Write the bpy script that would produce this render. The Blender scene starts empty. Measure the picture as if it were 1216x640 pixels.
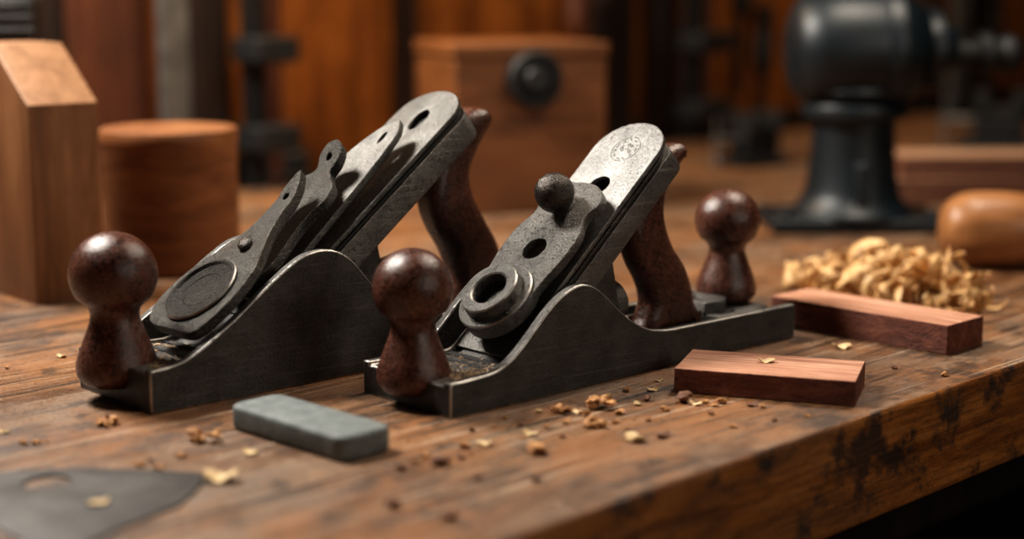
import bpy, bmesh, math, random
from mathutils import Vector, Matrix, noise as mnoise
random.seed(7)
CM=0.01
scene=bpy.context.scene
COL=scene.collection
scene.view_settings.view_transform='Standard'
try: scene.view_settings.look='Medium High Contrast'
except Exception as ex: print('look',ex)

# ---------------------------------------------------------------- camera maths (cm)
F=1900.0; H=21.0; TH=math.atan(340/F)
ST,CT=math.sin(TH),math.cos(TH)
def ray(u,v):
    x=(u-608)/F; y=-(v-320)/F
    return Vector((x,CT+y*ST,-ST+y*CT))
def ground(u,v,z=0.0):
    d=ray(u,v); t=(H-z)/(-d.z)
    return Vector((d.x*t,d.y*t,z))
def pxcm(u,v): # px per cm on the bench there
    g=ground(u,v); return F/(g.y*CT+H*ST)

# ---------------------------------------------------------------- materials
def newmat(name):
    m=bpy.data.materials.new(name); m.use_nodes=True
    nt=m.node_tree; b=nt.nodes['Principled BSDF']
    tc=nt.nodes.new('ShaderNodeTexCoord')
    return m,nt,b,tc.outputs['Object']
def mapping(nt,vec,scale=(1,1,1),rot=(0,0,0),loc=(0,0,0)):
    n=nt.nodes.new('ShaderNodeMapping'); nt.links.new(vec,n.inputs[0])
    n.inputs['Location'].default_value=loc; n.inputs['Rotation'].default_value=rot; n.inputs['Scale'].default_value=scale
    return n.outputs[0]
def noise(nt,vec,scale,detail=4,rough=0.55,dist=0.0):
    n=nt.nodes.new('ShaderNodeTexNoise'); nt.links.new(vec,n.inputs['Vector'])
    n.inputs['Scale'].default_value=scale; n.inputs['Detail'].default_value=detail
    n.inputs['Roughness'].default_value=rough; n.inputs['Distortion'].default_value=dist
    return n.outputs[0]
def ramp(nt,fac,stops):
    n=nt.nodes.new('ShaderNodeValToRGB'); nt.links.new(fac,n.inputs[0])
    e=n.color_ramp.elements
    while len(e)<len(stops): e.new(0.5)
    for i,(p,c) in enumerate(stops):
        e[i].position=p
        if not hasattr(c,'__len__'): c=(c,c,c)
        e[i].color=(c[0],c[1],c[2],1)
    return n.outputs[0]
def mix(nt,fac,a,b,mode='MIX'):
    n=nt.nodes.new('ShaderNodeMix'); n.data_type='RGBA'; n.blend_type=mode
    for s,val in ((0,fac),(6,a),(7,b)):
        if isinstance(val,bpy.types.NodeSocket): nt.links.new(val,n.inputs[s])
        elif s==0: n.inputs[0].default_value=val
        else: n.inputs[s].default_value=(val[0],val[1],val[2],1)
    return n.outputs[2]
def math_(nt,op,a,b=0.0,c=None):
    n=nt.nodes.new('ShaderNodeMath'); n.operation=op
    for i,val in enumerate((a,b,c)):
        if val is None: continue
        if isinstance(val,bpy.types.NodeSocket): nt.links.new(val,n.inputs[i])
        else: n.inputs[i].default_value=val
    return n.outputs[0]
def bump(nt,b,height,strength=0.3,dist=0.001):
    n=nt.nodes.new('ShaderNodeBump'); nt.links.new(height,n.inputs['Height'])
    n.inputs['Strength'].default_value=strength; n.inputs['Distance'].default_value=dist
    nt.links.new(n.outputs[0],b.inputs['Normal'])
def seti(nt,b,name,val):
    if isinstance(val,bpy.types.NodeSocket): nt.links.new(val,b.inputs[name])
    elif hasattr(val,'__len__'): b.inputs[name].default_value=(val[0],val[1],val[2],1)
    else: b.inputs[name].default_value=val

def wood(name,dark,mid,light,along=(6,90,90),rough=0.5,bmp=0.4,blot=0.35,spec=0.4,rot=(0,0,0)):
    m,nt,b,o=newmat(name)
    v=mapping(nt,o,along,rot)
    g=noise(nt,v,1.0,6,0.65,0.8)
    base=ramp(nt,g,[(0.34,dark),(0.5,mid),(0.66,light)])
    fib=noise(nt,mapping(nt,o,tuple(a*6 for a in along),rot),1.0,3,0.6)
    base=mix(nt,ramp(nt,fib,[(0.42,0.0),(0.62,0.35)]),base,dark)
    bl=noise(nt,o,18,4,0.6)
    base=mix(nt,ramp(nt,bl,[(0.45,0.0),(0.65,blot)]),base,dark)
    seti(nt,b,'Base Color',base); seti(nt,b,'Roughness',rough); seti(nt,b,'Specular IOR Level',spec)
    bump(nt,b,math_(nt,'ADD',g,fib),bmp,0.0012)
    return m

def iron(name,c1,c2,rough=0.42,metal=0.85,bmp=0.3,speck=(0.25,0.2,0.16),speckamt=0.2,pit=0.3,rustamt=0.2,rough_var=0.25,bd=0.0009,scr=0.35):
    m,nt,b,o=newmat(name)
    a=noise(nt,o,70,6,0.6); f=noise(nt,o,1300,3,0.6); c=noise(nt,o,420,5,0.7)
    col=ramp(nt,a,[(0.36,c1),(0.64,c2)])
    col=mix(nt,ramp(nt,c,[(0.38,pit),(0.47,0.0)]),col,(c1[0]*0.3,c1[1]*0.28,c1[2]*0.25))
    col=mix(nt,ramp(nt,f,[(0.55,0.0),(0.64,speckamt)]),col,speck)
    for k,rz in enumerate((0.4,-0.7)):
        s=noise(nt,mapping(nt,o,(25,900,900),rot=(0.3*k,0.7,rz),loc=(k,2*k,0)),1.0,2,0.5)
        col=mix(nt,ramp(nt,s,[(0.63,0.0),(0.68,scr)]),col,speck)
    rust=ramp(nt,noise(nt,o,45,6,0.7,0.5),[(0.54,0.0),(0.68,rustamt)])
    col=mix(nt,rust,col,(0.075,0.045,0.028))
    seti(nt,b,'Base Color',col); seti(nt,b,'Metallic',metal)
    seti(nt,b,'Roughness',math_(nt,'MULTIPLY_ADD',c,rough_var*2,rough-rough_var))
    bump(nt,b,math_(nt,'ADD',f,c),bmp,bd)
    return m
M_CAST=iron('cast_iron_dark',(0.052,0.0495,0.0465),(0.09,0.086,0.081),0.4,0.68,0.6,(0.26,0.24,0.215),0.45,0.5,0.15,0.2,0.0012,0.2)
M_EDGE=iron('worn_iron_edge',(0.34,0.325,0.3),(0.62,0.59,0.55),0.34,0.88,0.3)
M_CAP=iron('grey_cast_cap',(0.11,0.106,0.1),(0.17,0.163,0.153),0.4,0.8,0.8,(0.4,0.375,0.34),0.5,0.8,0.2,0.25,0.0014)
M_BLADE1=iron('dull_steel_iron',(0.08,0.077,0.071),(0.13,0.125,0.116),0.4,0.82,0.5,(0.3,0.28,0.25),0.45,0.7,0.3)
M_LEVER=iron('dark_pitted_lever',(0.042,0.04,0.036),(0.078,0.073,0.066),0.4,0.78,0.7,(0.26,0.24,0.21),0.5,0.75,0.35,0.25,0.0014)
M_BLADE=iron('worn_steel_blade',(0.155,0.151,0.144),(0.22,0.213,0.203),0.46,0.85,0.4,(0.38,0.365,0.34),0.3,0.6,0.15,scr=0.5)
M_FROG=iron('frog_iron',(0.1,0.095,0.089),(0.155,0.148,0.138),0.42,0.75,0.6,(0.34,0.31,0.28),0.4,0.7,0.12,0.25,0.0011)
M_HOLESHADE=iron('recess_shade',(0.01,0.009,0.008),(0.014,0.013,0.012),0.75,0.1,speckamt=0,scr=0)  # near-black colour stands in for the shade inside slots and holes
M_BALL=iron('dark_ball_iron',(0.04,0.036,0.033),(0.08,0.072,0.065),0.32,0.75,0.5,(0.25,0.2,0.16),0.45,0.5,0.3)
M_DISC=iron('dark_disc_iron',(0.024,0.022,0.02),(0.046,0.042,0.037),0.46,0.6,1.0,(0.16,0.14,0.12),0.55,0.6,0.2,0.25,0.0018)

def knobmat():
    m,nt,b,o=newmat('dark_rosewood_varnish')
    a=noise(nt,mapping(nt,o,(90,90,30)),1.0,5,0.65,0.8)
    col=ramp(nt,a,[(0.36,(0.03,0.0105,0.0065)),(0.5,(0.066,0.0225,0.014)),(0.66,(0.11,0.042,0.026))])
    sp=noise(nt,o,850,4,0.78)
    col=mix(nt,ramp(nt,sp,[(0.5,0.0),(0.6,0.7)]),col,(0.2,0.088,0.06))
    col=mix(nt,ramp(nt,noise(nt,o,480,4,0.72),[(0.39,0.85),(0.46,0.0)]),col,(0.006,0.003,0.002))
    seti(nt,b,'Base Color',col)
    seti(nt,b,'Roughness',ramp(nt,noise(nt,o,500,4,0.7),[(0.4,0.2),(0.6,0.4)]))
    seti(nt,b,'Specular IOR Level',0.5)
    bump(nt,b,noise(nt,o,650,4,0.72),0.36,0.0009)
    return m
M_KNOB=knobmat()

def benchmat(name,edge=False):
    m,nt,b,o=newmat(name)
    g=noise(nt,mapping(nt,o,(6,60,60)),1.0,8,0.62,1.2)
    if edge: stops=[(0.36,(0.18,0.056,0.01)),(0.5,(0.33,0.117,0.024)),(0.64,(0.46,0.18,0.044))]
    else: stops=[(0.36,(0.09,0.041,0.017)),(0.5,(0.175,0.084,0.038)),(0.64,(0.27,0.142,0.07))]
    col=ramp(nt,g,stops)
    fib=noise(nt,mapping(nt,o,(30,420,420)),1.0,4,0.65)
    col=mix(nt,ramp(nt,fib,[(0.46,0.0),(0.6,0.5 if not edge else 0.35)]),col,(0.04,0.019,0.009))
    bl=noise(nt,mapping(nt,o,(0.5,1,1)),16,8,0.74,0.5)
    col=mix(nt,ramp(nt,bl,[(0.5,0.0),(0.58,0.8 if not edge else 0.3)]),col,(0.03,0.018,0.012))
    if edge:
        st=noise(nt,o,22,7,0.7)
        col=mix(nt,ramp(nt,st,[(0.52,0.0),(0.6,0.85)]),col,(0.024,0.02,0.019))
        st2=noise(nt,mapping(nt,o,(1,1,3),loc=(5,2,1)),20,6,0.7)
        col=mix(nt,ramp(nt,st2,[(0.52,0.0),(0.64,0.4)]),col,(0.09,0.04,0.02))
    else:
        st=noise(nt,mapping(nt,o,(0.7,1,1),loc=(3,1,0)),11,8,0.76)
        col=mix(nt,ramp(nt,st,[(0.48,0.0),(0.56,0.6)]),col,(0.26,0.17,0.11))
        st3=noise(nt,mapping(nt,o,(0.7,1,1),loc=(8,4,0)),9,8,0.76)
        col=mix(nt,ramp(nt,st3,[(0.48,0.0),(0.57,0.6)]),col,(0.3,0.125,0.042))
        st4=noise(nt,mapping(nt,o,(1,1,1),loc=(1,9,0)),26,6,0.7)
        col=mix(nt,ramp(nt,st4,[(0.56,0.0),(0.6,0.65)]),col,(0.025,0.016,0.012))
        sx=nt.nodes.new('ShaderNodeSeparateXYZ'); nt.links.new(o,sx.inputs[0])
        wob=math_(nt,'MULTIPLY_ADD',noise(nt,o,20,2),0.004,-0.002)
        yy=math_(nt,'ADD',sx.outputs[1],wob)
        dm=None
        for pos in (0.105,0.335,0.47,0.62,0.78):
            d1=math_(nt,'ABSOLUTE',math_(nt,'SUBTRACT',yy,pos)); dm=d1 if dm is None else math_(nt,'MINIMUM',dm,d1)
        seam=ramp(nt,math_(nt,'MULTIPLY',dm,200.0),[(0.12,1.0),(0.38,0.0)])
        col=mix(nt,seam,col,(0.01,0.007,0.005))
        for k,(rz,lc) in enumerate(((0.5,0),(-0.35,3),(1.3,7),(0.1,11))):
            sc=noise(nt,mapping(nt,o,(6,220,220),rot=(0,0,rz),loc=(lc,lc,0)),1.0,2,0.5)
            col=mix(nt,ramp(nt,sc,[(0.63,0.0),(0.67,0.65)]),col,(0.4,0.28,0.19) if k in (0,2) else (0.025,0.014,0.009))
    speck=noise(nt,o,380,4,0.72)
    col=mix(nt,ramp(nt,speck,[(0.38,0.8 if not edge else 0.4),(0.43,0.0)]),col,(0.02,0.011,0.007))
    seti(nt,b,'Base Color',col)
    seti(nt,b,'Roughness',ramp(nt,bl,[(0.38,0.27),(0.62,0.52)])); seti(nt,b,'Specular IOR Level',0.5)
    hh=math_(nt,'ADD',math_(nt,'ADD',g,fib),noise(nt,o,350,4,0.7))
    bump(nt,b,hh,0.55,0.0016)
    return m
M_BTOP=benchmat('bench_top_wood'); M_BEDGE=benchmat('bench_edge_wood',True)
M_REDLIT=wood('redwood_lit_top',(0.26,0.1,0.052),(0.52,0.26,0.16),(0.7,0.43,0.3),(12,150,150),0.6,0.9,0.25)  # lighter redwood copy, light on the top put into the colour
M_REDSHADE=wood('redwood_shaded_side',(0.085,0.022,0.011),(0.17,0.05,0.026),(0.27,0.095,0.052),(60,200,200),0.7,1.0,0.2)  # darker redwood copy, shade on the sides put into the colour
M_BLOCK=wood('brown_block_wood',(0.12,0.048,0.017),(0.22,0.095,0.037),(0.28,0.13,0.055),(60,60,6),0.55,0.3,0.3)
M_BLOCKLIT=wood('lit_block_wood',(0.2,0.095,0.043),(0.3,0.15,0.072),(0.37,0.195,0.1),(60,60,10),0.55,0.3,0.2)  # lighter copy of the block wood, top light painted in
M_CUP=wood('turned_cup_wood',(0.13,0.045,0.015),(0.23,0.09,0.031),(0.3,0.125,0.047),(14,14,90),0.5,0.2,0.25)
M_BOX=wood('orange_box_wood',(0.085,0.03,0.008),(0.165,0.06,0.017),(0.22,0.088,0.027),(8,60,60),0.5,0.2,0.3)
M_MAL=wood('honey_mallet_wood',(0.18,0.075,0.026),(0.31,0.135,0.048),(0.39,0.185,0.07),(10,60,60),0.4,0.2,0.2)
M_WALL=wood('wall_board_wood',(0.11,0.034,0.006),(0.27,0.09,0.015),(0.4,0.145,0.028),(22,22,3),0.55,0.2,0.45)
M_POST=wood('dark_post_wood',(0.006,0.003,0.002),(0.016,0.007,0.004),(0.03,0.013,0.007),(40,40,4),0.6,0.2,0.3)
M_REDPOST=wood('red_post_wood',(0.035,0.011,0.005),(0.085,0.024,0.009),(0.13,0.042,0.014),(40,40,4),0.6,0.2,0.3)
M_TRAYSHADE=wood('stack_shaded_side_wood',(0.07,0.025,0.013),(0.13,0.052,0.028),(0.2,0.085,0.047),(8,80,80),0.55,0.2,0.3)  # darker copy of the plank wood, side shade painted in
M_TRAYLIT=wood('stack_lit_top_wood',(0.3,0.16,0.09),(0.45,0.26,0.155),(0.55,0.34,0.22),(8,80,80),0.55,0.2,0.2)  # lighter copy of the plank wood, top light painted in
def simple(name,c1,c2,rough,metal=0.0,scale=80,bmp=0.2,dist=0.0008):
    m,nt,b,o=newmat(name); n=noise(nt,o,scale,6,0.7)
    seti(nt,b,'Base Color',ramp(nt,n,[(0.4,c1),(0.6,c2)])); seti(nt,b,'Roughness',rough); seti(nt,b,'Metallic',metal)
    bump(nt,b,noise(nt,o,scale*6,4,0.7),bmp,dist)
    return m
M_STONE=simple('grey_green_stone',(0.1,0.114,0.11),(0.16,0.178,0.17),0.6,0,110,0.7)
M_PAINT=simple('dark_teal_enamel',(0.0035,0.0075,0.0105),(0.0055,0.011,0.015),0.45,0.0,40,0.1)
M_BLACK=simple('black_bakelite',(0.003,0.003,0.0035),(0.005,0.005,0.0055),0.6,0.0,60,0.1)
M_GREY=simple('dull_grey_steel',(0.1,0.1,0.097),(0.17,0.167,0.163),0.5,0.5,50,0.2)
M_DGREY=simple('dark_grey_paint',(0.012,0.013,0.014),(0.022,0.023,0.024),0.5,0.2,40,0.1)
M_SCRAP=simple('scraper_steel',(0.04,0.035,0.031),(0.07,0.062,0.055),0.55,0.3,40,0.2)
def shavmat():
    m,nt,b,o=newmat('shaving_wood'); n=noise(nt,o,70,5,0.7); f=noise(nt,mapping(nt,o,(300,300,1500)),1,3,0.6)
    col=ramp(nt,n,[(0.36,(0.5,0.26,0.09)),(0.5,(0.74,0.46,0.2)),(0.64,(0.9,0.66,0.36))])
    seti(nt,b,'Base Color',col); seti(nt,b,'Roughness',0.5)
    tr=nt.nodes.new('ShaderNodeBsdfTranslucent'); nt.links.new(col,tr.inputs[0])
    mx=nt.nodes.new('ShaderNodeMixShader'); mx.inputs[0].default_value=0.25
    nt.links.new(b.outputs[0],mx.inputs[1]); nt.links.new(tr.outputs[0],mx.inputs[2])
    nt.links.new(mx.outputs[0],nt.nodes['Material Output'].inputs[0])
    bump(nt,b,f,0.3,0.0008); return m
M_SHAV=shavmat()
M_CHIP=simple('chip_wood',(0.28,0.12,0.04),(0.55,0.29,0.11),0.75,0,150,0.5)
M_CHIPP=simple('pale_chip_wood',(0.5,0.34,0.17),(0.7,0.53,0.3),0.75,0,150,0.5)
M_CHIPD=simple('dark_chip_wood',(0.1,0.042,0.022),(0.22,0.1,0.05),0.8,0,150,0.5)
M_DUST=simple('sawdust',(0.2,0.115,0.06),(0.65,0.46,0.29),0.85,0,500,0.5)
M_FLOOR=simple('dark_floor',(0.012,0.009,0.007),(0.03,0.02,0.014),0.7,0,10,0.2)
M_MARK=simple('engraved_dark',(0.055,0.052,0.047),(0.11,0.104,0.095),0.6,0.5,200)

# ---------------------------------------------------------------- mesh helpers (all arguments in cm)
def link(name,me,mat,parent=None,mats=None):
    ob=bpy.data.objects.new(name,me); COL.objects.link(ob)
    me.materials.clear()
    for mm in (mats or [mat]): me.materials.append(mm)
    if parent: ob.parent=parent
    return ob
def finish(me,angle=40):
    for p in me.polygons: p.use_smooth=True
    me.set_sharp_from_angle(angle=math.radians(angle))
def fromdata(name,verts,faces,mat,parent=None,M=None,angle=40,mats=None):
    me=bpy.data.meshes.new(name)
    vs=[(M@Vector(v) if M else Vector(v))*CM for v in verts]
    me.from_pydata(vs,[],faces)
    bm=bmesh.new(); bm.from_mesh(me); bmesh.ops.recalc_face_normals(bm,faces=bm.faces); bm.to_mesh(me); bm.free()
    finish(me,angle)
    return link(name,me,mat,parent,mats)
def bevel(ob,w,seg=3,matidx=-1,angle=35):
    m=ob.modifiers.new('bevel','BEVEL'); m.width=w*CM; m.segments=seg; m.limit_method='ANGLE'; m.angle_limit=math.radians(angle)
    m.material=matidx; m.harden_normals=False
    return m
def box(name,x0,x1,y0,y1,z0,z1,mat,parent=None,bev=0.1,M=None,seg=3):
    v=[(x,y,z) for x in (x0,x1) for y in (y0,y1) for z in (z0,z1)]
    f=[(0,1,3,2),(4,6,7,5),(0,4,5,1),(2,3,7,6),(0,2,6,4),(1,5,7,3)]
    ob=fromdata(name,v,f,mat,parent,M)
    if bev: bevel(ob,bev,seg)
    return ob
def lathe(name,prof,mat,parent=None,M=None,seg=64,angle=50):
    verts=[];faces=[];n=len(prof)
    for i in range(seg):
        a=2*math.pi*i/seg
        for r,z in prof: verts.append((max(r,1e-4)*math.cos(a),max(r,1e-4)*math.sin(a),z))
    for i in range(seg):
        j=(i+1)%seg
        for k in range(n-1): faces.append((i*n+k,j*n+k,j*n+k+1,i*n+k+1))
    faces.append(tuple(i*n for i in range(seg))[::-1]); faces.append(tuple(i*n+n-1 for i in range(seg)))
    return fromdata(name,verts,faces,mat,parent,M,angle)
def smooth_pts(pts,closed=True,sub=6):
    out=[];n=len(pts)
    rng=range(n) if closed else range(n-1)
    for i in rng:
        g=lambda k:pts[k%n] if closed else pts[min(max(k,0),n-1)]
        p0,p1,p2,p3=g(i-1),g(i),g(i+1),g(i+2)
        for s in range(sub):
            t=s/sub
            out.append(tuple(0.5*((2*p1[d])+(-p0[d]+p2[d])*t+(2*p0[d]-5*p1[d]+4*p2[d]-p3[d])*t*t+(-p0[d]+3*p1[d]-3*p2[d]+p3[d])*t**3) for d in range(2)))
    if not closed: out.append(tuple(pts[-1]))
    return out
def circle(cx,cy,rx,ry=None,n=32):
    ry=ry or rx
    return [(cx+rx*math.cos(2*math.pi*i/n),cy+ry*math.sin(2*math.pi*i/n)) for i in range(n)]
def plate(name,outline,holes,z0,z1,bev,mat,parent=None,M=None,bres=2,bend=None,angle=35,edge=None):
    cu=bpy.data.curves.new(name,'CURVE'); cu.dimensions='2D'; cu.fill_mode='BOTH'
    for pts in [outline]+list(holes):
        sp=cu.splines.new('POLY'); sp.points.add(len(pts)-1); sp.use_cyclic_u=True
        for i,p in enumerate(pts): sp.points[i].co=(p[0],p[1],0,1)
    h=(z1-z0)/2; cu.extrude=max(h-bev,1e-4); cu.bevel_depth=bev; cu.bevel_resolution=bres; cu.offset=-bev
    tmp=bpy.data.objects.new('tmp',cu); COL.objects.link(tmp)
    dg=bpy.context.evaluated_depsgraph_get(); dg.update()
    me=bpy.data.meshes.new_from_object(tmp.evaluated_get(dg))
    bpy.data.objects.remove(tmp); bpy.data.curves.remove(cu)
    me.name=name
    bm=bmesh.new(); bm.from_mesh(me)
    bmesh.ops.remove_doubles(bm,verts=bm.verts,dist=1e-4)
    if bend:
        xs=[v.co.x for v in bm.verts]; x=min(xs)+0.3
        while x<max(xs)-0.1:
            bmesh.ops.bisect_plane(bm,geom=bm.verts[:]+bm.edges[:]+bm.faces[:],plane_co=(x,0,0),plane_no=(1,0,0)); x+=0.35
    bm.normal_update()
    for f in bm.faces: f.material_index=1 if (edge and 0.2<abs(f.normal.z)<0.93) else 0
    for v in bm.verts:
        c=v.co.copy(); c.z+=(z0+z1)/2
        if bend: c.z+=bend(c.x)
        v.co=((M@c) if M else c)*CM
    bmesh.ops.recalc_face_normals(bm,faces=bm.faces)
    bm.to_mesh(me); bm.free(); finish(me,angle)
    return link(name,me,mat,parent,[mat,edge] if edge else None)
def empty(name,loc,rotz=0):
    e=bpy.data.objects.new(name,None); COL.objects.link(e); e.empty_display_size=0.02
    e.location=Vector(loc)*CM; e.rotation_euler=(0,0,rotz); return e
def tag(o,label,cat,group=None,kind=None):
    o['label']=label; o['category']=cat
    if group: o['group']=group
    if kind: o['kind']=kind
def sph(name,r,loc,mat,parent,M=None,sc=(1,1,1)):
    n=20
    prof=[(r*math.sin(math.pi*i/n),-r*math.cos(math.pi*i/n)) for i in range(n+1)]
    T=Matrix.Translation(loc)@Matrix.Diagonal((*sc,1))
    return lathe(name,prof,mat,parent,(M@T) if M else T,40)

# ---------------------------------------------------------------- hand planes
def interp(pts,x):
    if x<=pts[0][0]: return pts[0][1]
    for (a,b),(c,d) in zip(pts,pts[1:]):
        if x<=c: return b+(d-b)*(x-a)/(c-a)
    return pts[-1][1]
def sampled(pts,L,step,passes):
    n=int(round(L/step)); v=[interp(pts,i*L/n) for i in range(n+1)]
    for _ in range(passes): v=[v[0]]+[(v[i-1]+2*v[i]+v[i+1])/4 for i in range(1,n)]+[v[-1]]
    return v
def plane_body(parent,L,W,cheek,floor,t=0.52):
    step=0.2; hs=sampled(cheek,L,step,6); fs=sampled(floor,L,step,4); n=len(hs)-1
    verts=[];faces=[]
    for i in range(n+1):
        x=L*i/n; h=hs[i]; f=min(fs[i],h-0.12)
        verts+=[(x,0,0),(x,0,h),(x,t,h),(x,t,f),(x,W-t,f),(x,W-t,h),(x,W,h),(x,W,0)]
    for i in range(n):
        a=i*8;b=a+8
        for k in range(8):
            kk=(k+1)%8; faces.append((a+k,a+kk,b+kk,b+k))
    faces.append(tuple(range(8))); faces.append(tuple(range(n*8+7,n*8-1,-1)))
    ob=fromdata('plane_body',verts,faces,M_CAST,parent,None,35,[M_CAST,M_EDGE])
    bevel(ob,0.085,2,1,50)
    return ob
def knob(name,parent,x,y,z,hs,rs,lean=0):
    p=[(0.0,0),(1.0,0.02),(1.48,0.16),(1.78,0.45),(1.9,0.85),(1.84,1.35),(1.63,1.95),(1.4,2.55),(1.22,3.05),(1.14,3.45),(1.2,3.8),(1.42,4.07)]
    prof=smooth_pts(p,False,5)
    R=2.05;c=5.45
    a0=math.atan2(-1.16,1.69)
    for i in range(0,25):
        a=a0+(math.pi/2-a0)*i/24
        prof.append((R*math.cos(a),c+R*math.sin(a)))
    prof=[(r*rs,zz*hs) for r,zz in prof]
    M=Matrix.Translation((x,y,z))@Matrix.Rotation(math.radians(lean),4,'Y')
    return lathe(name,prof,M_KNOB,parent,M,72,80)
def slope(mx,W,beta,mz=1.2):
    c,s=math.cos(beta),math.sin(beta)
    return Matrix(((c,0,-s,mx),(0,1,0,W/2),(s,0,c,mz),(0,0,0,1)))
def tote(parent,pts,y,th=1.9):
    M=Matrix(((1,0,0,0),(0,0,-1,y),(0,1,0,0),(0,0,0,1)))
    ob=plate('tote',smooth_pts(pts,True,7),[],-th/2,th/2,0.78,M_KNOB,parent,M,5,None,80)
    ob['label']='curved dark rosewood rear handle'
    return ob

AL=math.radians(42.6)
# ---- plane 2 (front, small)
C2=Vector((-3.0,75.8,0)); W2=7.0; L2=27.2
P2=empty('hand_plane',C2,AL)
tag(P2,'smaller cast-iron bench plane with ball-screw lever cap and two dark knobs','hand plane','two metal bench planes')
b2=plane_body(P2,L2,W2,[(0,1.75),(1.5,1.75),(3,1.85),(4,2.25),(5,3.0),(6,3.95),(7,4.8),(8,5.35),(9,5.6),(10,5.35),(11,4.6),(12,3.7),(13.2,2.85),(14.5,2.3),(16,2.1),(27.2,2.05)],
   [(0,1.55),(5.6,1.55),(6.6,2.5),(8,2.6),(10,1.4),(27.2,1.35)])
box('mouth_slot_shade',3.7,4.0,1.2,5.8,1.4,1.62,M_HOLESHADE,P2,0.02); box('mouth_slot_shade',4.6,5.1,1.0,6.0,1.4,1.63,M_HOLESHADE,P2,0.02)  # solid slabs, the shade of the slots is their colour
knob('front_knob',P2,0.62,3.6,0.55,0.99,1.0)
rk=knob('rear_knob',P2,26.0,4.4,1.72,0.93,0.98)
bt=math.radians(41); S2=slope(4.0,W2,bt)
def rect_round(s0,s1,hw,top,bot=None,n=14):
    pts=[(s0,-hw),(s0,hw)]
    for i in range(n+1):
        a=math.pi/2-math.pi*i/n
        pts.append((s1-top+top*math.cos(a),hw*math.sin(a)))
    return pts
plate('frog',rect_round(1.5,17.6,2.55,1.2),[],-1.75,-0.42,0.08,M_FROG,P2,S2,edge=M_EDGE)
fr=plate('frog_base',[(4.6,1.3),(13.3,1.3),(13.6,3.4),(12.7,7.6),(9.0,4.3),(6.5,2.2)],[],-1.9,1.9,0.08,M_CAST,P2,Matrix(((1,0,0,0),(0,0,-1,W2/2),(0,1,0,0),(0,0,0,1))))
plate('chip_breaker',rect_round(3.6,17.5,2.5,2.0),[circle(13.2,0,0.62)],-0.38,-0.12,0.05,M_LEVER,P2,S2)
bl=plate('blade',rect_round(5.0,18.1,2.45,2.2),[circle(13.2,0,0.66)],-0.06,0.24,0.05,M_BLADE,P2,S2,edge=M_EDGE)
bl['label']='bright worn steel iron with stamped emblem'
def ringmark(parent,S,cs,r,n0):
    vv=[];ff=[]
    def ring(ra,rb,a0,a1,k,ce=(0,0)):
        b=len(vv)
        for i in range(k+1):
            a=a0+(a1-a0)*i/k
            for rr in (ra,rb):
                for z in (n0,n0+0.03): vv.append((cs+ce[0]+rr*math.cos(a),ce[1]+rr*math.sin(a),z))
        for i in range(k):
            q=b+i*4; w=q+4
            ff.extend([(q,q+1,w+1,w),(q+2,w+2,w+3,q+3),(q+1,q+3,w+3,w+1),(q,w,w+2,q+2)])
        ff.append((b,b+2,b+3,b+1)); e=b+k*4; ff.append((e,e+1,e+3,e+2))
    rr_=random.Random(3)
    ring(r*0.97,r*1.02,0.3,3.4,24); ring(r*0.97,r*1.02,3.7,6.3,22)
    for i in range(11):
        a=2*math.pi*i/11; ring(r*(0.72+0.04*rr_.random()),r*(0.83+0.04*rr_.random()),a,a+0.16+0.1*(i%3),3)
    for i in range(7):
        ring(r*0.07,r*0.13,rr_.random()*6,rr_.random()*6+7,8,(rr_.uniform(-.36,.36),rr_.uniform(-.36,.36)))
    return fromdata('emblem',vv,ff,M_MARK,parent,S)
ringmark(P2,S2,16.0,0.92,0.225)
capo=smooth_pts([(2.1,0.0),(2.5,1.35),(4.0,2.1),(5.4,2.15),(7.2,2.42),(8.8,2.35),(9.9,1.95),(10.7,2.05),(11.7,1.85),(12.3,1.1),(12.5,0),(12.35,-1.1),(11.8,-1.9),(11.0,-2.15),(10.1,-1.85),(8.8,-2.35),(7.2,-2.42),(5.4,-2.15),(4.0,-2.1),(2.5,-1.35)],True,5)
lc=plate('lever_cap',capo,[circle(7.55,0.0,0.72)],0.65,1.2,0.07,M_CAP,P2,S2,2,edge=M_EDGE)
lc['label']='grey cast lever cap with round boss and hole'
B=S2@Matrix.Translation((3.95,0,0))
def lathe2(name,prof,mat,edge,parent,M,segs,lo,hi,ang=30):
    ob=lathe(name,prof,mat,parent,M,segs,ang); ob.data.materials.append(edge); n=len(prof)
    for i,p in enumerate(ob.data.polygons):
        if i<segs*(n-1) and (i%(n-1)) in lo: p.material_index=1
    return ob
lathe2('lever_cap_boss',[(0,0.5),(2.2,0.5),(2.22,1.34),(2.15,1.42),(1.8,1.45),(1.72,1.45),(1.7,2.0),(1.63,2.08),(1.5,2.1),(1.1,2.06),(1.02,1.98),(0.84,0.75),(0,0.75)],M_CAP,M_EDGE,lc,B,56,(2,6,9),0)
lathe('lever_cap_recess_shade',[(0,0.74),(0.83,0.74),(0.92,1.5),(0.62,0.95),(0,0.9)],M_HOLESHADE,lc,B,32,30)  # liner whose colour paints the shade in the boss hole
scw=lathe('cap_screw',[(0,1.0),(0.7,1.0),(0.7,1.3),(0.42,1.4),(0.42,1.7),(0,1.7)],M_FROG,P2,S2@Matrix.Translation((10.6,0.1,0)),40,30)
sph('screw_ball',1.1,(10.6,0.1,2.3),M_BALL,scw,S2)
tote(P2,[(17.0,1.3),(19.2,1.25),(21.7,1.3),(21.9,1.75),(21.35,2.6),(21.1,3.5),(20.5,4.8),(19.35,6.2),(18.65,7.8),(18.75,9.1),(19.5,10.3),(20.5,11.3),(20.2,11.95),(19.0,11.8),(17.8,11.0),(16.6,9.5),(15.85,7.8),(15.9,6.5),(16.4,5.3),(17.2,4.1),(17.6,3.0),(17.3,2.1)],W2/2)
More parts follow.
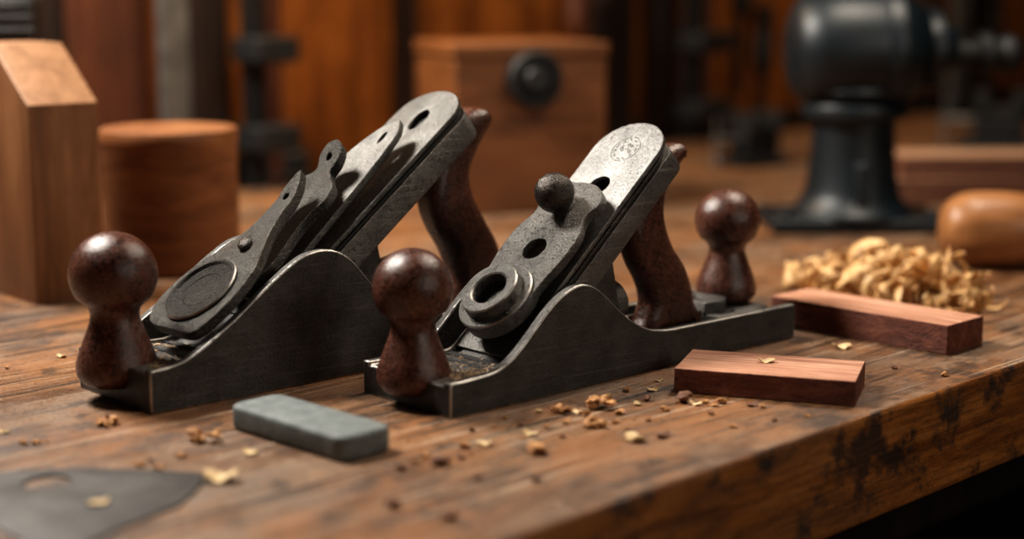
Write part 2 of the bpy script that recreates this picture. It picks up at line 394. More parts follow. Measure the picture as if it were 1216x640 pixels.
lathe('adjuster_wheel',[(0,0),(0.5,0),(0.5,-0.5),(1.15,-0.5),(1.2,-0.35),(1.2,0.35),(1.15,0.5),(0,0.5)],M_FROG,P2,Matrix.Translation((14.6,W2/2,3.4))@Matrix.Rotation(math.radians(80),4,'Y'),40,30)
hp=plate('heel_plate',[(21.9,1.3),(24.6,1.1),(27.0,2.0),(27.0,6.0),(24,6.3),(22.2,6.0)],[[(22.6,2.0),(24.0,1.9),(24.0,2.3),(22.6,2.4)]],1.3,1.75,0.06,M_FROG,P2,edge=M_EDGE)
plate('heel_latch',[(21.9,2.6),(23.4,2.3),(24.4,3.0),(24.2,5.2),(22.1,5.5)],[circle(23.0,4.2,0.3)],1.75,2.45,0.08,M_CAP,P2,edge=M_EDGE)

# ---- plane 1 (larger)
C1=Vector((-17.8,76.5,0)); W1=7.5; L1=29.0
P1=empty('hand_plane',C1,math.radians(42))
tag(P1,'larger cast-iron bench plane with tall cheeks and stacked levers','hand plane','two metal bench planes')
plane_body(P1,L1,W1,[(0,2.2),(1.2,2.25),(2.2,2.5),(3.2,3.0),(5,4.15),(6.5,5.25),(8,6.25),(9.2,6.95),(10.4,7.15),(11.4,7.0),(12.4,6.4),(13.6,5.0),(14.8,3.7),(16.2,2.9),(18,2.6),(29,2.4)],
   [(0,2.0),(5.2,2.0),(6.2,2.7),(7,3.2),(9,3.3),(11,1.6),(29,1.5)])
box('mouth_slot_shade',3.1,3.35,1.3,6.2,1.85,2.06,M_HOLESHADE,P1,0.02); box('mouth_slot_shade',4.3,4.8,1.1,6.4,1.85,2.07,M_HOLESHADE,P1,0.02)  # no openings cut, dark slabs paint the shade of the slots
knob('front_knob',P1,0.45,4.15,0.7,1.06,1.09)
b1=math.radians(37.7); S1=slope(4.4,W1,b1)
plate('frog',rect_round(2.0,21.9,2.7,1.3),[],-2.1,-0.55,0.08,M_FROG,P1,S1,edge=M_EDGE)
plate('frog_base',[(5.6,1.4),(15.5,1.4),(16,4),(15.2,8.0),(10,4.1),(7.3,2.4)],[],-2.0,2.0,0.08,M_CAST,P1,Matrix(((1,0,0,0),(0,0,-1,W1/2),(0,1,0,0),(0,0,0,1))))
bl1=plate('blade',rect_round(6,22.3,2.5,2.2),[smooth_pts([(18.9,0),(19.2,0.4),(20.1,0.5),(20.6,0),(20.1,-0.5),(19.2,-0.4)],True,4)],-0.35,-0.05,0.05,M_BLADE1,P1,S1,edge=M_EDGE)
bl1['label']='tall dull steel iron with rounded slotted end'
plate('blade_backing_shade',rect_round(4,21.9,2.6,1.8),[],-0.53,-0.4,0.04,M_HOLESHADE,P1,S1)  # near-black sheet paints shade into the blade slot and gap
leaf=[(5,1.9),(9,1.95),(12,1.9),(14.5,1.6),(16.3,1.0),(17.5,0.3),(18.3,-0.6),(17.8,-1.2),(16.9,-1.6),(14.5,-1.8),(12,-1.85),(9,-1.9),(5,-1.9),(4.6,0)]
plate('chip_breaker',smooth_pts(leaf,True,5),[circle(16.8,-0.55,0.45,0.16)],0.25,0.68,0.07,M_BLADE1,P1,S1,2,lambda s:0.06*max(0,s-8),edge=M_EDGE)
wavy=[(4.2,0),(4.6,1.6),(6,2.3),(7.6,2.25),(9.2,1.85),(10.4,1.6),(11.4,1.95),(12.2,1.75),(12.7,1.05),(13.1,0.85),(13.8,1.15),(14.5,0.85),(14.75,0.1),(14.4,-0.5),(13.6,-0.6),(13.0,-0.45),(12.5,-1.0),(12.0,-1.65),(11.0,-1.95),(10.0,-1.7),(9.0,-1.7),(8.0,-1.85),(7.0,-2.1),(6,-2.2),(4.6,-1.8)]
wl=plate('cap_iron_lever',smooth_pts(wavy,True,5),[circle(13.8,0.27,0.22)],1.15,1.78,0.08,M_LEVER,P1,S1,2,lambda s:0.05*max(0,s-7.5)+0.22*max(0,s-12.6)**1.5,edge=M_EDGE)
tear=[(0.3,-2.7),(0.15,-0.8),(0.2,1.1),(0.8,1.95),(2.0,2.35),(3.4,2.25),(4.8,1.75),(6.0,0.95),(7.2,0.35),(8.4,0.1),(9.5,0.05),(10.4,0.05),(11.5,-0.55),(11.0,-0.95),(10.4,-1.15),(9.7,-1.25),(8.8,-1.35),(8.0,-1.55),(7.2,-1.85),(6.2,-2.4),(5.0,-3.0),(3.2,-3.35),(1.5,-3.25)]
fl=plate('lever_cap',smooth_pts(tear,True,5),[circle(9.9,-0.55,0.2)],2.15,2.78,0.09,M_LEVER,P1,S1,2,lambda s:0.05*max(0,s-5)+0.18*max(0,s-9.6)**1.5,edge=M_EDGE)
fl['label']='dark teardrop lever with engraved round disc'
Dm=S1@Matrix.Translation((2.9,-0.55,0.7))
lathe2('lever_disc',[(0,2.0),(2.2,2.0),(2.2,2.2),(2.14,2.28),(2.0,2.28),(1.9,2.13),(1.2,2.13),(1.17,2.09),(1.1,2.13),(0,2.14)],M_DISC,M_EDGE,fl,Dm,56,(2,),0,25)
lathe('lever_pivot',[(0,-0.3),(0.7,-0.3),(0.7,2.3),(0,2.3)],M_FROG,P1,S1@Matrix.Translation((5.3,-0.6,0)),32,40)
lathe('lever_rivet',[(0,2.7),(0.42,2.7),(0.42,2.95),(0.32,3.05),(0,3.08)],M_BALL,fl,S1@Matrix.Translation((6.3,-0.75,0.09)),28,40)
tote(P1,[(22.1,1.5),(24.4,1.45),(26.6,1.5),(26.8,2.1),(26.3,3.2),(26.0,4.2),(25.5,5.6),(24.45,7.2),(23.6,8.7),(23.4,10.0),(24.1,11.4),(25.1,12.8),(24.8,13.6),(23.6,13.65),(22.3,12.9),(21.1,11.3),(20.4,9.4),(20.4,8.0),(21.0,6.6),(21.9,5.2),(22.4,3.6),(22.2,2.4)],W1/2,2.2)
lathe('adjuster_wheel',[(0,0),(0.5,0),(0.5,-0.5),(1.25,-0.5),(1.3,-0.35),(1.3,0.35),(1.25,0.5),(0,0.5)],M_FROG,P1,Matrix.Translation((18.0,W1/2,4.2))@Matrix.Rotation(math.radians(80),4,'Y'),40,30)

# sawdust on plane toes (uncountable)
def crumb(verts,faces,c,r,flat=0.6,sub=1):
    bm=bmesh.new(); bmesh.ops.create_icosphere(bm,subdivisions=sub,radius=1.0)
    q=Matrix.Rotation(random.random()*6.28,3,'Z')@Matrix.Rotation(random.random()*0.8,3,'X')
    sc=Vector((r*random.uniform(.7,1.4),r*random.uniform(.5,1.0),r*flat*random.uniform(.5,1)))
    o=len(verts)
    for v in bm.verts:
        p=v.co*random.uniform(.7,1.2); p=q@Vector((p.x*sc.x,p.y*sc.y,p.z*sc.z))
        verts.append(c+p)
    for f in bm.faces: faces.append(tuple(o+v.index for v in f.verts))
    bm.free()
def dust(P,W,floorz,x0,x1,n,label):
    vv=[];ff=[]
    Mw=Matrix.Translation(P.location/CM)@Matrix.Rotation(P.rotation_euler.z,4,'Z')
    for i in range(n):
        x=random.uniform(x0,x1); y=random.choice([random.uniform(0.65,W-0.65),abs(random.gauss(0,0.9))+0.65])
        y=min(max(y,0.62),W-0.62); r=random.uniform(0.025,0.08)*(1.9 if random.random()<0.14 else 1)
        z=interp(floorz,x)+r*0.25
        crumb(vv,ff,Mw@Vector((x,y,z)),r,0.5)
    o=fromdata('sawdust',vv,ff,M_DUST); tag(o,label,'sawdust',None,'stuff')
dust(P1,W1,[(0,2.0),(5.2,2.0),(6.2,2.7),(7,3.2),(8,3.3)],1.0,6.8,1300,'brown sawdust crumbs on the toe of the larger hand plane')
dust(P2,W2,[(0,1.55),(5.6,1.55),(6.6,2.5)],1.0,6.2,1050,'brown sawdust crumbs on the toe of the smaller hand plane')

# ---------------------------------------------------------------- bench
BE=empty('workbench',(0,59,0),math.radians(45))
tag(BE,'old heavy wooden workbench with worn stained top','workbench')
bt_=box('bench_top',-70,190,0,95,-5.7,0,M_BTOP,BE,0)
me=bt_.data; me.materials.append(M_BEDGE)
for p in me.polygons:
    if p.normal.z<0.5: p.material_index=1
bevel(bt_,0.28,3)
for (lx,ly) in ((-60,12),(180,12),(-60,83),(180,83)):
    box('leg',lx-4.5,lx+4.5,ly-4.5,ly+4.5,-85,-5.7,M_POST,BE,0.3)
box('apron',-55.5,175.5,14,17,-17,-5.7,M_POST,BE,0.2)
box('back_apron',-55.5,175.5,79,82,-17,-5.7,M_POST,BE,0.2)

def bl2w(bx,by,z=0):
    r=math.sqrt(.5); return Vector((bx*r-by*r,59+bx*r+by*r,z))
def w2bl(X,Y):
    r=math.sqrt(.5); return ((X+Y-59)*r,(-X+Y-59)*r)
def wallx(u,by):   # bench-frame x where the sight line u crosses depth by
    d=ray(u,150); t=(by/math.sqrt(.5)+59)/(d.y-d.x)
    return w2bl(d.x*t,d.y*t)[0]

# ---------------------------------------------------------------- room
def struct(o): o['kind']='structure'; return o
def inbench(name,x0,x1,y0,y1,z0,z1,mat,bev=0.1,origin=None):
    cx,cy=(x0+x1)/2,(y0+y1)/2
    o=box(name,x0-cx,x1-cx,y0-cy,y1-cy,0,z1-z0,mat,None,bev)
    o.location=bl2w(cx,cy,z0)*CM; o.rotation_euler=(0,0,math.radians(45)); return o
struct(inbench('wall_back',-160,300,100,108,-85,170,M_WALL,0))
struct(inbench('wall_left',-168,-160,-160,108,-85,170,M_WALL,0))
struct(inbench('floor',-168,300,-160,108,-95,-85,M_FLOOR,0))
ti=0
for u0,u1,mat in ((92,180,M_REDPOST),(236,275,M_POST),(325,338,M_REDPOST),(486,496,M_POST),(718,752,M_POST),(782,802,M_POST),(838,846,M_REDPOST),(1030,1050,M_POST),(1145,1165,M_POST)):
    a,b=wallx(u0,97),wallx(u1,97); ti+=1
    struct(inbench('trim_%d'%ti,a,b,97,100,-85,150,mat,0.2))
ti+=1
struct(inbench('trim_%d'%ti,-160,wallx(92,98),98.5,100,-85,150,M_POST,0.2))
ti+=1
struct(inbench('trim_%d'%ti,-160,wallx(240,95),96.6,100,-85,3.5,M_POST,0.2))
ti+=1
struct(inbench('trim_%d'%ti,wallx(700,96),300,96.8,100,-85,2.5,M_POST,0.2))

def clamp(u,by,w,mat,jaw,z0=-0.0,label='',hand=True):
    x=wallx(u,by); e=empty('bar_clamp',bl2w(x,by,z0),math.radians(45))
    tag(e,label,'clamp')
    box('bar',-w/2,w/2,-0.5,0.5,0,60,mat,e,0.1)
    for zz in jaw:
        box('jaw',-w*0.9,w*0.9+1.5,-3.5,0.9,zz,zz+2.6,M_DGREY,e,0.3)
    if hand:
        lathe('handle',smooth_pts([(0,0),(1.0,0.1),(1.35,1.5),(1.1,4.5),(1.4,7),(1.0,8),(0,8.2)],False,4),M_BLACK,e,Matrix.Translation((0.3,-3,jaw[-1]-9)),28)
    return e
clamp(209,94.3,3.2,M_GREY,(44,),0,'upright grey steel bar clamp leaning at the wall',False)
clamp(302,94.3,2.2,M_BLACK,(4,13,40),0,'black sash clamp with round handle by the wall')
clamp(822,94.3,3.2,M_BLACK,(3,12,40),0,'black steel clamp upright behind the bench')
clamp(1133,94.3,5.0,M_GREY,(30,),0,'grey steel bar clamp upright against the wall',False)
def hangtool(u,v,by,hl,bl_,mat,label):
    d=ray(u,v); t=(by/math.sqrt(.5)+59)/(d.y-d.x); p=d*t; z=H+p.z
    e=empty('chisel',Vector((p.x,p.y,z)),math.radians(45)); tag(e,label,'chisel','hand tools hanging on the wall')
    lathe('handle',smooth_pts([(0,0),(1.0,0.1),(1.6,hl*0.3),(1.3,hl*0.75),(1.7,hl*0.95),(0.9,hl),(0,hl)],False,4),mat,e,None,28)
    box('chisel_blade',-0.9,0.9,-0.15,0.15,-bl_,0,M_DGREY,e,0.05)
    return e
for u,v in ((880,20),(905,90),(1178,60),(1100,50)):
    hangtool(u,v,95.6,10,11,M_BLACK,'black-handled chisel hanging on the wooden wall')
hangtool(684,45,95.6,8,9,M_REDPOST,'dark-handled chisel hanging on the wooden wall')
def vise(u,v,s,rot,label):
    e=empty('bench_vise',ground(u,v),rot); tag(e,label,'vise','dark bench vises at the back of the bench')
    box('vise_base',-4*s,4*s,-3*s,3*s,0,1.4*s,M_DGREY,e,0.2*s)
    box('vise_body',-2.4*s,3.4*s,-1.8*s,1.8*s,1.4*s,5.2*s,M_BLACK,e,0.5*s)
    box('vise_jaw',2.0*s,3.4*s,-2.8*s,2.8*s,4.6*s,7.0*s,M_DGREY,e,0.2*s)
    box('vise_jaw',-2.2*s,-0.8*s,-2.8*s,2.8*s,4.6*s,7.0*s,M_DGREY,e,0.2*s)
    lathe('screw',[(0,-6*s),(0.5*s,-6*s),(0.5*s,-2*s),(0,-2*s)],M_GREY,e,Matrix.Translation((0,0,3.4*s))@Matrix.Rotation(math.radians(90),4,'Y'),20,30)
    lathe('vise_handle',[(0,-3*s),(0.4*s,-3*s),(0.22*s,-2.5*s),(0.22*s,2.5*s),(0.4*s,3*s),(0,3*s)],M_GREY,e,Matrix.Translation((-5.6*s,0,3.4*s)),16,40)
vise(892,196,0.9,0.5,'dark iron bench vise near the back wall')
vise(1180,178,1.1,-0.3,'dark iron bench vise near the back wall')

# ---------------------------------------------------------------- background left : chamfered block
A=ground(45,363)
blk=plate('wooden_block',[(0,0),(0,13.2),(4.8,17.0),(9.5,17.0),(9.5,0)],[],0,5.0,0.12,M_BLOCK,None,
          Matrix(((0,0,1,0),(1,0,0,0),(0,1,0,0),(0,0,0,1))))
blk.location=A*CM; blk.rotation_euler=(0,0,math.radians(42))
blk.data.materials.append(M_BLOCKLIT)
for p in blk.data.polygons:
    if p.normal.z>0.3: p.material_index=1  # upward faces take the lit copy of the wood
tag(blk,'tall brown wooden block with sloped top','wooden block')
g=Vector(((210-608)/F*121,118,0))
cup=lathe('wooden_canister',[(0,0),(4.7,0),(4.95,0.2),(5.0,1),(4.97,9.3),(5.08,9.5),(5.1,10.1),(5.0,10.45),(4.8,10.55),(4.4,10.5),(0,10.45)],M_CUP,None,None,72,35)
cup.location=g*CM; tag(cup,'round turned wooden canister beside the wooden block','canister')
bx=empty('metal_box',Vector((-42,131,0)),math.radians(10)); tag(bx,'dark grey metal tin box behind the wooden block','box')
box('box_body',-5,3.3,-4,4,0,16.5,M_DGREY,bx,0.3)
box('box_lid',-5.2,3.5,-4.2,4.2,16.5,20.0,M_DGREY,bx,0.4)
for zz in (17.2,18.2,19.1): box('lid_rib',-5.3,3.6,-4.32,-4.1,zz,zz+0.35,M_GREY,bx,0.05)
q=ground(541,258)
wb=empty('wooden_box',q,math.radians(19)); tag(wb,'orange-brown wooden box with a round black dial on its face','box')
box('box_body',0,14.8,0,13,0,14.4,M_BOX,wb,0.25)
box('box_lid',-0.2,15.0,-0.2,13.2,14.4,15.7,M_BOX,wb,0.25)
Dd=Matrix.Translation((7.4,-0.0,12.4))@Matrix.Rotation(math.radians(90),4,'X')
dl=lathe('dial',[(0,-0.1),(2.6,-0.1),(2.6,0.9),(2.3,1.2),(1.9,1.2),(1.8,1.0),(0,1.0)],M_BLACK,wb,Dd,48,30)
lathe('dial_rim',[(1.9,1.0),(2.35,1.0),(2.3,1.3),(2.0,1.3),(1.9,1.0)],M_DGREY,wb,Dd,48,30)
lathe('dial_cap',[(0,0.9),(1.2,0.9),(1.2,1.5),(1.0,1.8),(0,1.8)],M_DGREY,wb,Dd,32,30)
hb=empty('anvil_block',ground(330,215),math.radians(10)); tag(hb,'small grey steel bench block behind the planes','bench block')
box('block_body',-4.5,3.5,0,4,0,3.2,M_DGREY,hb,0.5); box('block_foot',-5,4,-0.4,4.4,0,0.7,M_DGREY,hb,0.2)

# ---------------------------------------------------------------- machine
mc=Vector(((1008-608)/F*141,139,0))
mm=empty('bench_grinder',mc,0); tag(mm,'near-black enamelled cast-iron pedestal grinder with side spindle','grinder')
box('base',-7.6,7.6,-4.8,5.0,0,1.3,M_PAINT,mm,0.35)
lathe('pedestal',smooth_pts([(0,1.2),(5.0,1.2),(4.8,1.9),(4.2,2.8),(3.85,4.4),(3.6,7),(3.55,9.3),(3.8,10.8),(4.6,12.2),(0,13.5)],False,5),M_PAINT,mm,Matrix.Translation((0,0,0)),56,60)
box('rib',-0.6,0.6,-4.6,-2.5,1.2,6.0,M_PAINT,mm,0.3)
lathe('collar',[(0,9.6),(4.5,9.6),(4.6,9.8),(4.6,10.6),(4.5,10.8),(0,10.8)],M_PAINT,mm,None,48,40)
for bxx in (-6.3,6.3):
    lathe('bolt',[(0,1.2),(0.55,1.2),(0.55,1.8),(0.4,1.95),(0,1.95)],M_DGREY,mm,Matrix.Translation((bxx,-3.4,0)),20,30)
hd=smooth_pts([(0,-6.4),(2.2,-6.3),(3.9,-5.6),(4.9,-4.2),(5.3,-2.2),(5.35,0.0),(5.2,2.0),(4.7,3.6),(3.8,4.8),(2.9,5.6),(2.6,6.0),(0,6.05)],False,5)
lathe('head',hd,M_PAINT,mm,Matrix.Translation((0.3,0,15.5))@Matrix.Rotation(math.radians(90),4,'Y'),56,60)
lathe('head_band',[(4.9,1.6),(5.5,1.6),(5.55,1.8),(5.5,2.8),(4.4,3.0),(4.9,1.6)],M_PAINT,mm,Matrix.Translation((0.3,0,15.5))@Matrix.Rotation(math.radians(90),4,'Y'),56,30)
lathe('oil_cap',[(0,0),(1.4,0),(1.4,1.0),(1.0,1.4),(0,1.5)],M_DGREY,mm,Matrix.Translation((0,0,20.5)),32,40)
Sx=Matrix.Translation((5.8,0,15.4))@Matrix.Rotation(math.radians(90),4,'Y')
lathe('flange',[(0,0),(3.4,0),(3.5,0.3),(3.4,1.1),(2.4,1.4),(1.8,2.6),(0,2.6)],M_PAINT,mm,Sx,40,35)
S3=Matrix.Translation((8.0,0,15.0))@Matrix.Rotation(math.radians(90),4,'Y')
lathe('spindle',[(0,0),(1.25,0),(1.25,2.4),(1.9,2.4),(1.9,3.4),(0,3.4)],M_BLACK,mm,S3,32,35)
lathe('spindle_knob',smooth_pts([(0,3.3),(1.3,3.3),(1.2,4.0),(1.6,4.6),(1.65,5.4),(1.1,6.1),(0,6.2)],False,4),M_BLACK,mm,S3,32,60)

# stacked planks behind
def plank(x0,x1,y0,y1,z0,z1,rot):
    o=box('wood_plank',x0,x1,y0,y1,0,z1-z0,M_TRAYSHADE,None,0.12); o.data.materials.append(M_TRAYLIT)
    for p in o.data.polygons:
        if p.normal.z>0.5: p.material_index=1  # top face takes the lit copy, sides keep the shaded one
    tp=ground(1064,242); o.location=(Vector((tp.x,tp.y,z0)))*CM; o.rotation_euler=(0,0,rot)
    tag(o,'brown plank with light painted into its top in a low stack','plank','stack of planks at the back'); return o
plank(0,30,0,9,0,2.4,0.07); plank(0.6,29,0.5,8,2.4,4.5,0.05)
mp=Vector(((1178-608)/F*121,118.5,0))
ml=empty('wooden_mallet',mp,math.radians(-6)); tag(ml,'turned honey-coloured round wooden mallet lying on the bench','mallet')
Rm=Matrix.Translation((-4.2,0,2.85))@Matrix.Rotation(math.radians(90),4,'Y')
lathe('mallet_head',smooth_pts([(0,0),(1.2,0.05),(2.2,0.7),(2.75,2.0),(2.85,3.8),(2.75,5.8),(2.3,7.6),(1.5,8.4),(0,8.5)],False,6),M_MAL,ml,Rm,56,60)
lathe('mallet_handle',smooth_pts([(0,8.3),(0.9,8.3),(0.95,11),(1.2,15),(1.3,18),(1.0,19.2),(0,19.4)],False,5),M_MAL,ml,Rm,40,60)

# ---------------------------------------------------------------- wood strips
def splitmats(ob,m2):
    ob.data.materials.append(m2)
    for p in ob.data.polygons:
        if abs(p.normal.z)<0.5: p.material_index=1  # sides take the shaded copy, so light is painted per face
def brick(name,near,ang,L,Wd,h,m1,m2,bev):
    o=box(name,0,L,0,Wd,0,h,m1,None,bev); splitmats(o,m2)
    o.location=near*CM; o.rotation_euler=(0,0,ang); return o
s=brick('wood_strip',ground(915,384),math.radians(-45.5),12.4,4.0,1.75,M_REDLIT,M_REDSHADE,0.07)
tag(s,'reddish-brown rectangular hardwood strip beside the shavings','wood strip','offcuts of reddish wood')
s=brick('wood_strip',ground(800,466),math.radians(-18),9.3,4.7,1.3,M_REDLIT,M_REDSHADE,0.06)
tag(s,'short reddish wood offcut with shade coloured into its sides near the plane heel','wood strip','offcuts of reddish wood')
# whetstone
def rrect(L,W,r,n=6):
    pts=[]
    for cx,cy,a0 in ((L-r,W-r,0),(r,W-r,90),(r,r,180),(L-r,r,270)):
        for i in range(n+1):
            a=math.radians(a0+90*i/n); pts.append((cx+r*math.cos(a),cy+r*math.sin(a)))
    return pts
ws=plate('whetstone',rrect(8.6,3.1,0.7),[],0,1.2,0.24,M_STONE,None,None,4)
ws.location=ground(270,508)*CM; ws.rotation_euler=(0,0,math.radians(-44)); tag(ws,'grey-green rectangular sharpening stone with rounded edges','whetstone')
# scraper plate
pts=[ground(*p) for p in ((-60,600),(-40,564),(100,558),(232,563),(242,567),(240,576),(216,600),(118,640),(70,668))]
c0=ground(57,575)
hole=[(c0.x+1.0*math.cos(a),c0.y+1.0*math.sin(a)) for a in [2*math.pi*i/32 for i in range(32)]]
org=Vector((c0.x,c0.y,0))
sc=plate('scraper_plate',[(p.x-org.x,p.y-org.y) for p in pts],[[(a-org.x,b-org.y) for a,b in hole]],0,0.12,0.03,M_SCRAP)
sc.location=org*CM; tag(sc,'flat dark steel card scraper with round hole','scraper')

# ---------------------------------------------------------------- shavings pile : thin curled ribbons
vv=[];ff=[]
for k in range(170):
    a=random.uniform(0,2*math.pi); rr=math.sqrt(random.random())
    lx=7.2*rr*math.cos(a); ly=3.2*rr*math.sin(a)
    hmax=3.0*(1-rr**2)+0.3
    R=random.uniform(0.5,1.6); wd=random.uniform(0.5,1.3); turns=random.uniform(0.35,1.1)/max(1,R)**0.5
    Q=Matrix.Rotation(random.uniform(0,6.28),3,'Z')@Matrix.Rotation(random.gauss(0,0.75),3,'X')@Matrix.Rotation(random.uniform(0,6.28),3,'Y')
    n=int(14+turns*22); loc=[]; seed=Vector((k*3.1,1.7,0.3))
    ph=random.random()*6; drift=random.uniform(-1.6,1.6); tw=random.uniform(-1.8,1.8)
    for i in range(n+1):
        t=i/n; an=turns*2*math.pi*t; r=R*(0.45+0.8*t)*(1+0.55*mnoise.noise(seed+Vector((t*3.5,0,0))))
        wv=wd*(0.75+0.25*math.sin(3.1*t*3+ph))*min(1,0.1+3.5*t,0.1+3.5*(1-t))
        dirn=Vector((r*math.cos(an),0,r*math.sin(an))); rad=dirn.normalized()
        ax=(Vector((0,1,0))*math.cos(tw*t)+rad*math.sin(tw*t))
        for sgn in (-1,0,1):
            cr=mnoise.noise(seed+Vector((t*7,sgn*1.6,2)))*0.24
            rag=1+0.45*mnoise.noise(seed+Vector((t*16,sgn*3.0,7)))
            loc.append(Q@(dirn+ax*(sgn*wv/2*rag)+Vector((0,drift*t+0.3*mnoise.noise(seed+Vector((t*4,9,1))),0))+rad*cr))
    zmin=min(p.z for p in loc); mcx=sum(p.x for p in loc)/len(loc); mcy=sum(p.y for p in loc)/len(loc)
    z=random.uniform(0,max(0.05,hmax-1.5))
    an=math.radians(140)
    off=Vector((lx*math.cos(an)-ly*math.sin(an)-mcx,lx*math.sin(an)+ly*math.cos(an)-mcy,z-zmin+0.01))
    o=len(vv); vv+=[p+off for p in loc]
    for i in range(n):
        for j in (0,1): ff.append((o+3*i+j,o+3*i+j+1,o+3*i+3+j+1,o+3*i+3+j))
pile=fromdata('wood_shavings',vv,ff,M_SHAV,None,None,60)
pile.location=Vector((25.3,106.6,0))*CM
so=pile.modifiers.new('s','SOLIDIFY'); so.thickness=0.00015
tag(pile,'loose pile of pale curled wood shavings beside the red strip','wood shavings',None,'stuff')

# ---------------------------------------------------------------- chips
def chipmesh(kind):
    vs=[];fs=[]
    if kind=='crumb':
        for j in range(5):
            crumb(vs,fs,Vector((random.uniform(-.35,.35),random.uniform(-.35,.35),random.uniform(0,.2))),random.uniform(.28,.5),0.8)
    elif kind=='flake':
        n=10; ph=random.random()*6
        for i in range(n+1):
            t=i/n-0.5
            w=0.36*math.sqrt(max(0.12,1-(2*t)**2))*random.uniform(.75,1.15)
            z=0.16*(t*2)**2+0.05*math.sin(9*t+ph)
            vs+= [Vector((t*1.0,-w,z+0.05)),Vector((t*1.0,w,z+0.09)),Vector((t,w,z)),Vector((t,-w,z-0.02))]
        for i in range(n):
            a=4*i;b=a+4
            for k in range(4): fs.append((a+k,a+(k+1)%4,b+(k+1)%4,b+k))
        fs.append((0,1,2,3)); fs.append((4*n+3,4*n+2,4*n+1,4*n))
    else:
        for j in range(16):
            crumb(vs,fs,Vector((random.uniform(-.5,.5),random.uniform(-.4,.4),random.uniform(0,.25))),random.uniform(.12,.32),0.7)
    return vs,fs
chips=[(127,505,30,'clump',0),(5,514,14,'flake',1),(42,527,12,'crumb',0),(28,528,10,'crumb',0),(53,525,9,'flake',0),(242,524,46,'clump',0),
(215,543,10,'crumb',0),(297,539,20,'flake',1),(167,554,12,'crumb',0),(190,557,12,'crumb',0),(180,548,8,'crumb',2),(262,571,40,'flake',1),(116,602,26,'flake',1),
(466,601,22,'crumb',2),(475,558,16,'crumb',2),(505,543,12,'crumb',0),(522,552,20,'crumb',2),(492,549,8,'crumb',0),(548,545,10,'crumb',2),(551,532,15,'crumb',0),(575,528,18,'flake',1),
(568,569,14,'crumb',2),(560,540,8,'crumb',0),(620,521,10,'flake',0),(630,517,18,'flake',1),(638,537,32,'flake',0),(665,490,26,'clump',0),(650,508,8,'crumb',0),(667,520,8,'crumb',2),
(673,502,14,'flake',0),(686,490,14,'flake',1),(712,485,38,'clump',0),(694,494,12,'crumb',0),(736,491,16,'flake',0),(708,507,28,'clump',0),(754,523,30,'flake',1),
(757,481,12,'flake',1),(775,464,15,'flake',1),(768,476,10,'crumb',2),(787,519,20,'flake',2),(790,488,12,'crumb',0),(783,453,10,'flake',1),(812,477,20,'crumb',2),
(826,481,15,'flake',1),(838,479,12,'crumb',0),(846,482,14,'flake',0),(858,479,12,'crumb',0),(870,508,10,'crumb',0),(893,482,15,'flake',2),(906,484,10,'crumb',0),
(1000,414,22,'flake',1),(1122,447,10,'crumb',0),(1062,438,8,'crumb',2),(637,572,14,'crumb',2),(533,615,20,'crumb',2),(730,503,10,'crumb',0),(700,478,10,'crumb',0),
(585,507,8,'crumb',0),(73,424,14,'flake',1),(8,438,8,'crumb',0),(640,490,8,'crumb',1),(600,497,7,'crumb',0),(618,505,8,'crumb',2),(745,512,8,'crumb',2),(770,500,8,'crumb',0),
(745,465,8,'crumb',0),(722,470,7,'crumb',1),(845,492,8,'crumb',2),(920,500,8,'crumb',2),(960,495,7,'crumb',0),(560,512,8,'crumb',2)]
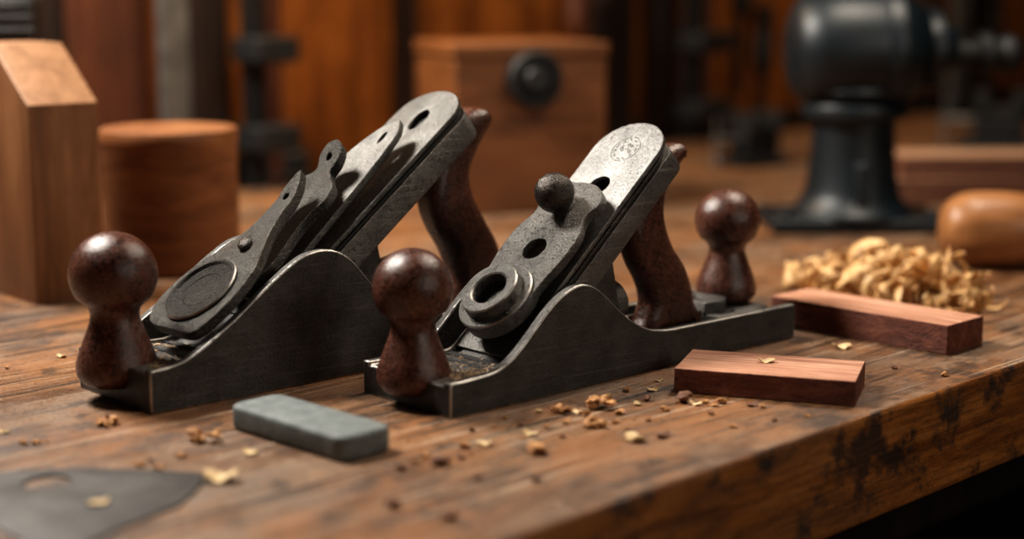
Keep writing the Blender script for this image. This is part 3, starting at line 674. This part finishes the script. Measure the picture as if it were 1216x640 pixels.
for (u,v,s_,k,mi) in chips:
    vs,fs=chipmesh(k); size=s_/pxcm(u,v)
    R=Matrix.Rotation(random.uniform(0,6.28) if k!='clump' else random.uniform(-.3,.3),3,'Z')
    ex=max(p.x for p in vs)-min(p.x for p in vs); f=size/ex
    vs=[R@(p*f) for p in vs]; zm=min(p.z for p in vs)
    cx=sum(p.x for p in vs)/len(vs); cy=sum(p.y for p in vs)/len(vs)
    vs=[Vector((p.x-cx,p.y-cy,p.z-zm)) for p in vs]
    o=fromdata('wood_chip',vs,fs,(M_CHIP,M_CHIPP,M_CHIPD)[mi],None,None,50)
    o.location=ground(u,v)*CM
    if (u,v)==(116,602): o.location.z+=0.0012
    tag(o,{'crumb':'small crumbly wood chip on the bench','flake':'thin flat wood flake on the bench','clump':'crumpled clump of wood crumbs on the bench'}[k],'wood chip','wood chips scattered on the bench')
vs,fs=chipmesh('flake'); o=fromdata('wood_chip',[p*0.9 for p in vs],fs,M_CHIPP); o.location=(ground(910,430,1.3)+Vector((0,0,0.02)))*CM
tag(o,'thin pale flake lying on the short wood offcut','wood chip','wood chips scattered on the bench')

# ---------------------------------------------------------------- lights
def area(name,loc,target,size,energy,color,sy=None):
    l=bpy.data.lights.new(name,'AREA'); l.energy=energy; l.color=color; l.size=size*CM
    if sy: l.shape='RECTANGLE'; l.size_y=sy*CM
    o=bpy.data.objects.new(name,l); COL.objects.link(o); o.location=Vector(loc)*CM
    d=(Vector(target)-Vector(loc)); o.rotation_euler=d.to_track_quat('-Z','Y').to_euler(); return o
area('key_light',(-62,112,85),(0,86,2),26,23,(1.0,0.95,0.88))
area('top_light',(34,118,70),(12,92,0),16,4.4,(1.0,0.88,0.74))
area('fill_light',(85,15,45),(15,80,0),40,2.9,(1.0,0.9,0.78))
area('wall_light',(-20,150,55),(-22,181,8),26,2.9,(1.0,0.68,0.36))
area('wall_light',(65,225,80),(75,275,10),35,3.4,(1.0,0.7,0.4))
w=bpy.data.worlds.new('world'); scene.world=w; w.use_nodes=True
w.node_tree.nodes['Background'].inputs[0].default_value=(0.6,0.62,0.7,1); w.node_tree.nodes['Background'].inputs[1].default_value=0.014

# ---------------------------------------------------------------- camera
cd=bpy.data.cameras.new('camera'); cam=bpy.data.objects.new('camera',cd); COL.objects.link(cam)
cam.location=(0,0,H*CM); cam.rotation_euler=(math.pi/2-TH,0,0)
cd.sensor_width=36; cd.lens=F*36/1216; cd.clip_start=0.01
cd.dof.use_dof=True; cd.dof.focus_distance=0.86; cd.dof.aperture_fstop=2.9
scene.camera=cam
